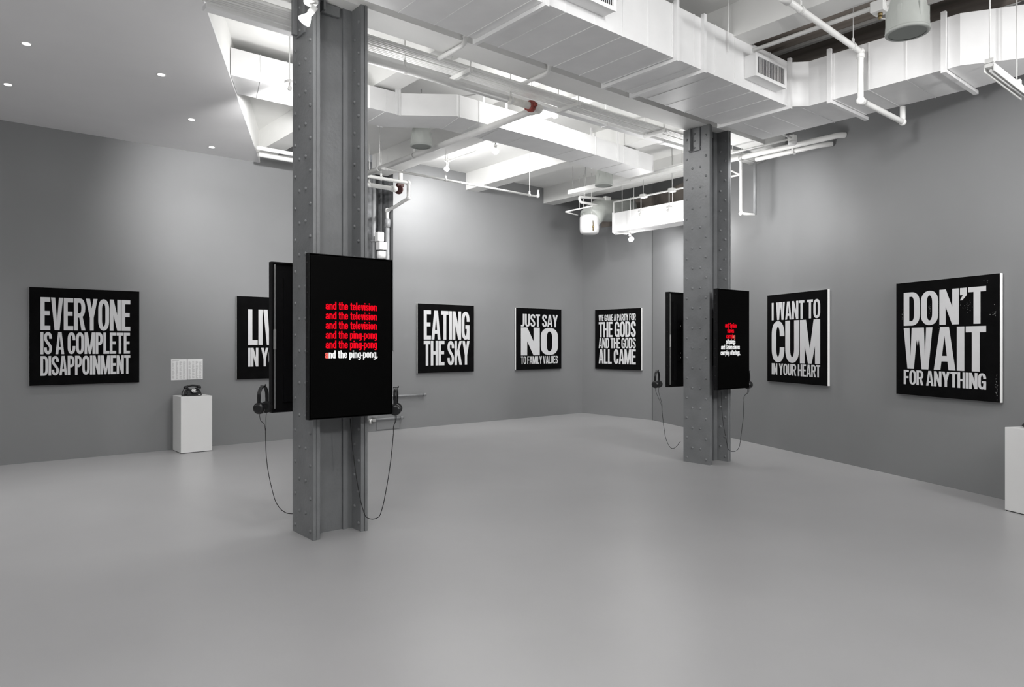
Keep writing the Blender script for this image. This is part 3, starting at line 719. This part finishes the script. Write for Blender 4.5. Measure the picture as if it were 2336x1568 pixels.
def valve_pipe(): pass
ap_ = thing('water_pipe', 'upper white pipe beside the niche, bending down into a grey riser', 'pipe', (5, 9.4, 4))
z1_ = 4.0
y1_ = 9.62
pa = at(928, 417, Y=9.66); za = pa.z
xb_ = pa.x
zb = at(930, 452, Y=9.66).z
obj('pipe_run', MB().tube([(FX(9.66)+.03, 9.66, 4.17), (4.5, 9.66, 4.17), (4.6, 9.66, za), (xb_+.03, 9.66, za), (xb_+.03, 9.66, zb), (xb_+.10, 10.2, zb-.05), (xb_-.22, YL+.12, zb-.12)][:6]+[(6.05, YL+.07, zb-.06), (6.05, YL+.07, zb-.25)], .028, 12, bend=.05), M_pipe, ap_)
obj('riser', MB().tube([(6.05, YL+.07, zb-.2), (6.05, YL+.07, NZ)], .036, 14).cyl((6.05, YL+.07, zb-.35), (6.05, YL+.07, zb-.22), .05, 14).cyl((6.05, YL+.07, zb-.95), (6.05, YL+.07, zb-.92), .05, 14), M_greypipe, ap_)
obj('elbow', MB().ball((xb_+.03, 9.66, za), .040).ball((xb_+.03, 9.66, zb), .038).ball((6.05, YL+.07, zb-.06), .045), M_pipe, ap_)
hanger(4.9+.55, 9.66, za, .028, 'X', ap_)
vp_ = thing('valve_pipe', 'lower white pipe beside the niche with a dark red valve at its end', 'pipe', (5, 9.7, 3.9))
pb = at(905, 432, Y=9.86); zv = pb.z
obj('pipe_run', MB().tube([(FX(9.86)+.03, 9.86, 4.14), (4.5, 9.86, 4.14), (4.65, 9.86, zv), (pb.x, 9.86, zv)], .036, 14), M_pipe, vp_)
obj('pipe_collar', MB().cyl((pb.x-.10, 9.86, zv), (pb.x-.02, 9.86, zv), .050, 14), M_pipe, vp_)
obj('valve', MB().lathe([(.03, -.02), (.075, -.015), (.075, .015), (.03, .02)], (pb.x+.04, 9.86, zv), (1, .6, 0), 18).box(pb.x+.0, pb.x+.12, 9.83, 9.89, zv+.05, zv+.10).bevel(.006, 1), M_dkred, vp_)
hanger(5.35, 9.86, zv, .036, 'X', vp_)
sv = thing('niche_riser', 'fat grey vertical pipe in the recess of the left wall', 'pipe', (5.72, YL+.2, NZ))
xr_ = at(852.5, 500, Y=YL+.25).x
obj('pipe_run', MB().cyl((xr_, YL+.25, NZ), (xr_, YL+.25, ZC), .036, 18).cyl((xr_, YL+.25, 3.2), (xr_, YL+.25, 3.24), .055, 18), M_greypipe, sv)
x2 = at(870, 500, Y=YL+.33).x
obj('conduit', MB().cyl((x2, YL+.33, NZ), (x2, YL+.33, ZC), .018, 10), M_greypipe, sv)
cv = thing('white_standpipe', 'short white vertical pipe stub below the ceiling beam, beside the niche', 'pipe', (6.1, 10.2, 4.1))
q = at(914, 405, Y=10.2)
obj('pipe_stub', MB().cyl((q.x, 10.2, at(914, 416, Y=10.2).z), (q.x, 10.2, ZC), .035, 16), M_pipe, cv)
bxz = at(866, 540, Y=YL+.1)
vb = thing('alarm_valve', 'small white valve actuator boxes on the pipe in the niche', 'valve', (bxz.x, YL+.1, bxz.z-.3))
b1 = at(865, 541, Y=YL+.1); b2 = at(869, 562, Y=YL+.1); b3 = at(869, 582, Y=YL+.1)
obj('actuator', MB().box(b1.x-.06, b1.x+.06, YL+.03, YL+.15, b1.z-.08, b1.z+.08).bevel(.02, 3), M_plinth, vb)
m = MB().box(b2.x-.07, b2.x+.07, YL+.02, YL+.15, b2.z-.065, b2.z+.065).bevel(.008, 2); m.cyl((b2.x, YL+.09, b2.z+.065), (b1.x, YL+.09, b1.z-.08), .025, 10)
obj('housing', m, M_plinth, vb)
obj('lower_cap', MB().cyl((b3.x, YL+.09, b3.z-.06), (b3.x, YL+.09, b3.z+.06), .075, 18).cyl((b3.x, YL+.09, NZ), (b3.x, YL+.09, b3.z-.05), .03, 12), M_plinth, vb)
# drain pipes low on the left wall
def drain(px0, px1, py, label, vlv=False):
    a, b = at(px0, py, Y=YL-.05), at(px1, py-1, Y=YL-.05); z = (a.z+b.z)/2
    r = thing('drain_pipe', label, 'pipe', (a.x, YL-.05, z))
    obj('pipe_run', MB().tube([(a.x, YL-.045, z), (b.x, YL-.045, z)], .018, 10), M_greypipe, r)
    obj('end_cap', MB().cyl((b.x-.03, YL-.045, z), (b.x+.025, YL-.045, z), .026, 12), M_greypipe, r)
    obj('wall_bracket', MB().box(b.x-.10, b.x-.08, YL-.045, YL-.001, z-.012, z+.012).box(a.x+.1, a.x+.12, YL-.045, YL-.001, z-.012, z+.012), M_greypipe, r)
    if vlv:
        obj('valve', MB().box(a.x-.06, a.x+.0, YL-.075, YL-.02, z-.03, z+.02).cyl((a.x-.09, YL-.045, z-.07), (a.x-.09, YL-.045, z+.0), .022, 10).cyl((a.x-.12, YL-.045, z), (a.x, YL-.045, z), .02, 10).box(a.x-.05, a.x+.03, YL-.075, YL-.02, z+.04, z+.05), M_zinc, r)
drain(880, 969, 903.5, 'upper grey pipe stub along the left wall, behind the headphones')
drain(856, 917, 956, 'lower grey pipe stub with valve just above the floor', True)

# pipe that drops in front of the right duct
rp = thing('drop_pipe', 'white pipe crossing the dark bay, dropping and passing below the right duct', 'pipe', (6.6, 2.88, 4.1))
d0, d1, d2 = Vector((4.9, 2.88, 4.23)), Vector((6.6, 2.88, 4.155)), Vector((6.6, 2.88, 3.705))
d3 = Vector((7.55, 2.88, 3.70))
obj('pipe_run', MB().tube([d0, d1, d2, d3, d3+Vector((0, 0, .155))], .026, 14, bend=.04), M_pipe, rp)
obj('elbow', MB().ball(d1, .036).cyl(d1, d1-Vector((0, 0, .06)), .034, 14).ball(d2, .038).cyl(d2, d2+Vector((.07, 0, 0)), .033, 14).ball(d3, .035), M_pipe, rp)
obj('coupling', MB().cyl(Vector((5.2, 2.88, 4.217)), Vector((5.3, 2.88, 4.212)), .036, 14), M_pipe, rp)
hanger(5.5, 2.88, 4.205, .026, 'X', rp)
hanger(6.45, 2.88, 4.162, .026, 'X', rp)
cd = thing('beam_conduit', 'white conduit along the beam edge with a junction box, upper right', 'conduit', (6.05, 3, 4.25))
obj('conduit', MB().tube([(6.05, 4.3, 4.262), (6.05, 2.0, 4.262), (6.05, 1.2, 4.262)], .020, 10), M_pipe, cd)
jb = at(2008, 15, X=6.05)
obj('junction_box', MB().box(5.99, 6.11, jb.y-.05, jb.y+.06, 4.20, 4.29).bevel(.006, 1), M_pipe, cd)
obj('socket', MB().cyl((6.05, jb.y, 4.20), (6.05, jb.y, 4.175), .018, 12).cyl((6.05, jb.y, 4.175), (6.05, jb.y, 4.15), .014, 12), M_brass, cd)
obj('wire_loop', MB().tube([(6.05, jb.y, 4.155), (6.05, jb.y-.05, 4.13), (6.06, jb.y-.10, 4.15), (6.06, jb.y-.11, 4.21), (6.06, jb.y-.04, 4.24)], .004, 6, bend=.05), M_pipe, cd)
tk = thing('ceiling_batten', 'thin pale batten on the dark ceiling bay', 'batten', (7.0, 2.5, 4.57))
obj('batten', MB().box(6.98, 7.03, .8, 4.6, 4.56, 4.59), M_pipe, tk)
# pipes beyond the far column
wp = thing('wall_pipe', 'fat white pipe running into the right wall below the big duct', 'pipe', (8.6, 4.6, 4.02))
obj('pipe_run', MB().tube([(8.58, 6.2, 4.02), (8.58, 4.0, 4.02), (8.70, 3.9, 4.02)], .034, 16, bend=.05), M_pipe, wp)
obj('clamp', MB().cyl((8.58, 5.36, 4.02), (8.58, 5.32, 4.02), .046, 14).cyl((8.58, 5.34, 4.05), (8.58, 5.34, ZC), .005, 6), M_zinc, wp)
wq = thing('lower_wall_pipe', 'second white pipe tucked under the fat wall pipe', 'pipe', (8.6, 4.6, 3.95))
obj('pipe_run', MB().tube([(8.635, 5.15, 3.963), (8.635, 4.25, 3.963), (8.70, 4.13, 3.963)], .030, 14, bend=.04), M_pipe, wq)
obj('strap', MB().box(8.60, 8.67, 4.6, 4.63, 3.928, 3.995), M_pipe, wq)
hc = thing('drop_conduit', 'U-shaped conduit, white leg and grey leg, hanging on the right wall', 'conduit', (9.0, 5.4, 3.7))
v0 = at(1690, 375, Y=5.45); v1 = at(1694, 488, Y=5.45); v1.x = v0.x
wx = RW(5.32)-.035
gx = at(1722, 400, Y=5.32).x
obj('white_leg', MB().tube([v0+Vector((-.08, 0, .06)), v0+Vector((0, 0, .05)), v1, (min(wx, gx), 5.32, v1.z-.02)], .020, 12, bend=.05), M_pipe, hc)
obj('grey_leg', MB().tube([(min(wx, gx), 5.32, v1.z-.02), (min(wx, gx), 5.32, v0.z+.02)], .022, 12), M_greypipe, hc)
obj('elbow', MB().ball(v1, .030), M_pipe, hc)
sd_ = thing('smoke_detector', 'round white detector on a thin conduit under the right duct', 'detector', (8.28, 4.44, 3.99))
obj('head', MB().lathe([(.038, -.03), (.052, -.018), (.055, 0), (.05, .012)], (8.28, 4.44, 3.97), (0, 0, 1), 24), M_plinth, sd_)
obj('box', MB().box(8.24, 8.32, 4.40, 4.48, 3.98, 4.06).bevel(.005, 1), M_pipe, sd_)
obj('conduit', MB().tube([(8.28, 4.48, 4.02), (8.28, 6.6, 4.02)], .013, 10).tube([(8.24, 4.44, 4.02), (7.7, 4.44, 4.05), (7.7, 4.44, 4.6)], .013, 10, bend=.05), M_pipe, sd_)
bk_ = thing('pipe_bracket', 'white triangular pipe bracket just right of the far column', 'bracket', (8.3, 5.9, 3.75))
a_ = at(1660, 386, X=8.9); b_ = at(1688, 399, X=8.9); c_ = at(1658, 405, X=8.9); a2 = at(1658, 388, X=8.9)
obj('frame', MB().tube([a_, b_], .012, 8).tube([b_, c_], .014, 8).tube([c_, a2], .008, 8).ball(c_, .022), M_pipe, bk_)
# conduits hugging the girder underside
for i, (x, lab) in enumerate(((3.62, 'bent white conduit wrapped under the girder, nearer one'), (4.62, 'bent white conduit wrapped under the girder, farther one'))):
    r = thing('girder_conduit', lab, 'conduit', (x, 5.1, 4.1), 'conduits wrapped under the girder')
    obj('conduit', MB().tube([(x, 4.945, 4.4), (x, 4.945, 4.085), (x, 5.36, 4.085-.0)], .020, 10, bend=.06).cyl((x, 4.945, 4.14), (x, 4.945, 4.2), .028, 10), M_pipe, r)
# corner pipes
cp = thing('coil_pipes', 'pair of white pipes looping into the corner air unit', 'pipe', (9, 9, 3.7))
g0, g1 = at(1378, 454, Y=8.95), at(1321, 449, Y=8.95); g2 = at(1323, 461, Y=8.95); g3 = at(1400, 475, Y=8.95)
obj('pipe_run', MB().tube([g0, g1, g2, g3], .024, 12, bend=.05), M_pipe, cp)
obj('valve', MB().box(g0.x, g0.x+.16, 8.91, 8.99, g0.z-.03, g0.z+.05).bevel(.01, 1).cyl(g0+Vector((.08, 0, -.2)), g0+Vector((.08, 0, .0)), .02, 8), M_pipe, cp)
obj('hanger', MB().cyl(((g1.x+.15), 8.95, g1.z), (g1.x+.15, 8.95, ZC), .005, 6), M_pipe, cp)
tn = thing('bent_conduit', 'thin white hooked conduit in front of the corner wall', 'conduit', (8.8, 9.3, 3.6))
n0, n1, n2 = at(1318, 491, Y=9.3), at(1289, 483.5, Y=9.3), at(1352, 470, X=9.3)
obj('conduit', MB().tube([n0, n1, n2], .013, 8, bend=.03).cyl(at(1322, 475, Y=9.3), Vector((at(1322, 475, Y=9.3).x, 9.3, ZC if False else 4.3+.31)), .006, 6), M_pipe, tn)
ty = thing('cable_tray', 'flat white channel hung below the beams near the far corner', 'channel', (8.72, 7.6, 4.1))
obj('channel', MB().box(8.66, 8.80, 6.1, 8.80, 4.09, 4.12).box(8.66, 8.668, 6.1, 8.80, 4.12, 4.16).box(8.792, 8.80, 6.1, 8.80, 4.12, 4.16), M_pipe, ty)
for y in (6.4, 7.4, 8.4, 8.7): obj('hanger_rod', MB().cyl((8.69, y, 4.08), (8.69, y, ZC), .005, 6), M_zinc, ty)

# ------------------------------------------------------------------ pendant loudspeakers
def speaker(label, px, py, t, dia=.27):
    u = (px-1168)/1600; c = Vector((0, 0, H))+Vector((.6428+.7661*u, .7661-.6428*u, (784-py)/1600))*t
    r = thing('pendant_speaker', label, 'loudspeaker', c, 'pendant loudspeakers'); R_ = dia/2; hh = dia*1.12
    obj('shell', MB().lathe([(R_*.985, .012), (R_, .03), (R_*.97, hh*.25), (R_*.90, hh*.5), (R_*.76, hh*.78), (R_*.62, hh*.93), (R_*.45, hh)], c, (0, 0, 1), 32), M_speaker, r)
    obj('rim', MB().lathe([(R_*.86, 0), (R_*1.0, 0), (R_*1.02, .012), (R_*.985, .022), (R_*.86, .012)], c, (0, 0, 1), 32, cap=False), M_speaker, r)
    obj('grille', MB().lathe([(R_*.88, .004), (R_*.5, .010), (0, .012)], c, (0, 0, 1), 32, cap=False), M_grille, r)
    for i in range(6):
        a = 2*PI*i/6; m = MB().obox(c+Vector((math.cos(a)*R_*.93, math.sin(a)*R_*.93, hh*.36)), ((math.cos(a), math.sin(a), -.2), (-math.sin(a), math.cos(a), 0), (0, 0, 1)), (.006, .012, hh*.18))
        obj('rib', m, M_speaker, r)
    obj('hanger', MB().cyl(c+Vector((0, 0, hh-.01)), Vector((c.x, c.y, ZC-.02)), .006, 8).cyl(c+Vector((0, 0, hh-.005)), c+Vector((0, 0, hh+.03)), .03, 12), M_zinc, r)
speaker('grey bell-shaped pendant loudspeaker beneath the branch duct, right of near column', 961, 335, 8.6)
speaker('pale bell-shaped pendant loudspeaker near the far corner', 1378, 424, 11.0, .285)
speaker('large-looking grey bell-shaped pendant loudspeaker at upper right', 2070, 76, 4.75)

# ------------------------------------------------------------------ lamps
def lamp(label, pos, aim, power, drop=.12, spot=130, conduit=None, size=.06, rodtop=ZC, glow=.16):
    """bare flood bulb in a socket below a round plate, hung from a rod"""
    pos = Vector(pos); ax = (Vector(aim)-pos).normalized()
    r = thing('flood_lamp', label, 'lamp', pos, 'bare flood lamps')
    obj('bulb', MB().lathe([(.012, -.075), (.018, -.05), (.036, -.02), (.046, 0), (.040, .012), (.02, .018), (0, .02)], pos, ax, 20), M_bulb, r)
    base = pos-ax*.075
    obj('socket', MB().cyl(base-ax*.05, base+ax*.01, .022, 14), M_pipe, r)
    pl = Vector((base.x, base.y, base.z+drop*.6))
    m = MB().lathe([(.045, -.012), (.05, 0), (.05, .012), (.02, .03)], pl, (0, 0, 1), 18).tube([base-ax*.03, pl-Vector((0, 0, .01))], .012, 8)
    obj('plate', m, M_pipe, r)
    obj('rod', MB().cyl(pl, Vector((pl.x, pl.y, rodtop)), .006, 6), M_pipe, r)
    if conduit:
        obj('conduit', MB().tube([Vector(c) for c in conduit], .011, 8, bend=.05), M_pipe, r)
    light('lamp_light', 'SPOT', pos+ax*.06, power, aim=aim, size=size, angle=spot, blend=.8, parent=r)
    light('lamp_glow', 'POINT', pos+ax*.10, power*glow, size=.05, parent=r)
    return r
L1 = at(1019, 386, X=6.45); L2 = at(1131, 346, X=6.45)
lamp('lit bulb under the white ceiling, nearest to the left wall', L1, (6.9, 10.4, 3.2), 120, conduit=[(6.45, L1.y+.02, L1.z+.12), (6.45, L2.y-.02, L2.z+.12)])
lamp('lit bulb under the white ceiling bay, second from the left wall', L2, (8.6, 10.4, 2.2), 105)
L3 = at(1265, 262, Y=5.98)
lamp('lit bulb beside the red coupling, dazzling against the branch duct', L3, (6.6, 8.5, 3.2), 110, glow=.3, rodtop=4.30)
L4 = at(694, 48, X=2.02)
lamp('lit bulb dazzling at the top of the near column', L4, (.5, 6.5, 1.0), 40, spot=90, glow=.06)
L5 = at(659, 213, Y=6.9)
lamp('lit bulb half hidden behind left edge of the near column', L5, (3.95, 10.4, 3.5), 430, spot=76, glow=.02)
L6 = at(1440, 546, X=9.2); yA = at(1400, 460, X=9.2).y
zc9 = 3.93
lamp('lit bulb hanging lowest below the corner duct', L6, (10.7, 8.6, 2.4), 80, glow=.08, conduit=[(9.2, yA, zc9), (9.2, yA, L6.z+.13), (9.2, L6.y, L6.z+.11), (9.2, L6.y-.3, L6.z+.11)], rodtop=zc9)
L7 = at(1468, 500, X=9.2); L8 = at(1533, 492, X=9.2)
lamp('lit bulb in front of the corner duct, left of two', L7, (9.9, L7.y-.1, 2.9), 14, rodtop=zc9)
lamp('lit bulb in front of the corner duct, right of two beside the far column', L8, (10.1, L8.y-.3, 2.6), 45, glow=.08, rodtop=zc9)
lc = thing('lamp_conduit', 'white conduit with junction boxes carrying the corner bulbs', 'conduit', (9.2, 7.5, zc9))
obj('conduit', MB().tube([(9.2, yA, zc9), (9.2, 6.6, zc9)], .014, 10), M_pipe, lc)
for l_ in (L7, L8): obj('junction_box', MB().box(9.15, 9.25, l_.y-.05, l_.y+.05, zc9-.03, zc9+.03).bevel(.006, 1), M_pipe, lc)
for l_ in (L7, L8): obj('hanger_rod', MB().cyl((9.2, l_.y, zc9), (9.2, l_.y, ZC), .005, 6), M_zinc, lc)
# strip fixture at the right edge
s0_ = at(2256, 148, Z=3.6)
st_ = thing('strip_light', 'white channel of a strip light hung below the duct at far right', 'strip light', (s0_.x, s0_.y, 3.6))
x0_, x1_, y_ = s0_.x, s0_.x+.95, s0_.y
obj('channel', MB().box(x0_, x1_, y_-.03, y_+.03, 3.585, 3.615).box(x0_, x1_, y_-.034, y_-.028, 3.55, 3.6).box(x0_, x1_, y_+.028, y_+.034, 3.55, 3.6), M_pipe, st_)
obj('tube', MB().cyl((x0_+.04, y_, 3.565), (x1_-.04, y_, 3.565), .012, 12), M_plinth, st_)
for xx in (x0_+.02, x0_+.70):
    obj('hanger_rod', MB().cyl((xx, y_, 3.6), (xx, y_, ZC), .005, 6).box(xx-.02, xx+.02, y_-.03, y_+.03, 3.612, 3.65), M_pipe, st_)

# recessed downlights in the dropped ceiling
names = ('small recessed downlight, frontmost in the dropped ceiling, upper left', 'small recessed downlight at the left picture edge of the dropped ceiling', 'small recessed downlight in the dropped ceiling, upper one beside the fascia',
         'small recessed downlight in the dropped ceiling, middle one beside the fascia', 'small recessed downlight in the dropped ceiling nearest the left wall')
for (px, py), nm, pw in zip(((60, 100), (18, 193), (368, 170.5), (437, 273), (483, 336)), names, (95, 95, 75, 60, 12)):
    c = at(px, py, Z=ZS); r = thing('downlight', nm, 'downlight', c, 'recessed downlights')
    obj('trim_ring', MB().lathe([(.034, -.001), (.044, -.002), (.046, 0), (.046, .001)], c, (0, 0, 1), 24, cap=False), M_plinth, r)
    obj('lens', MB().lathe([(0, -.0022), (.034, -.0022), (.034, -.0005)], c, (0, 0, 1), 24, cap=False), M_down, r)
    light('downlight_light', 'SPOT', c-Vector((0, 0, .03)), pw, aim=c-Vector((0, 0, 2)), size=.03, angle=85, blend=1, parent=r)
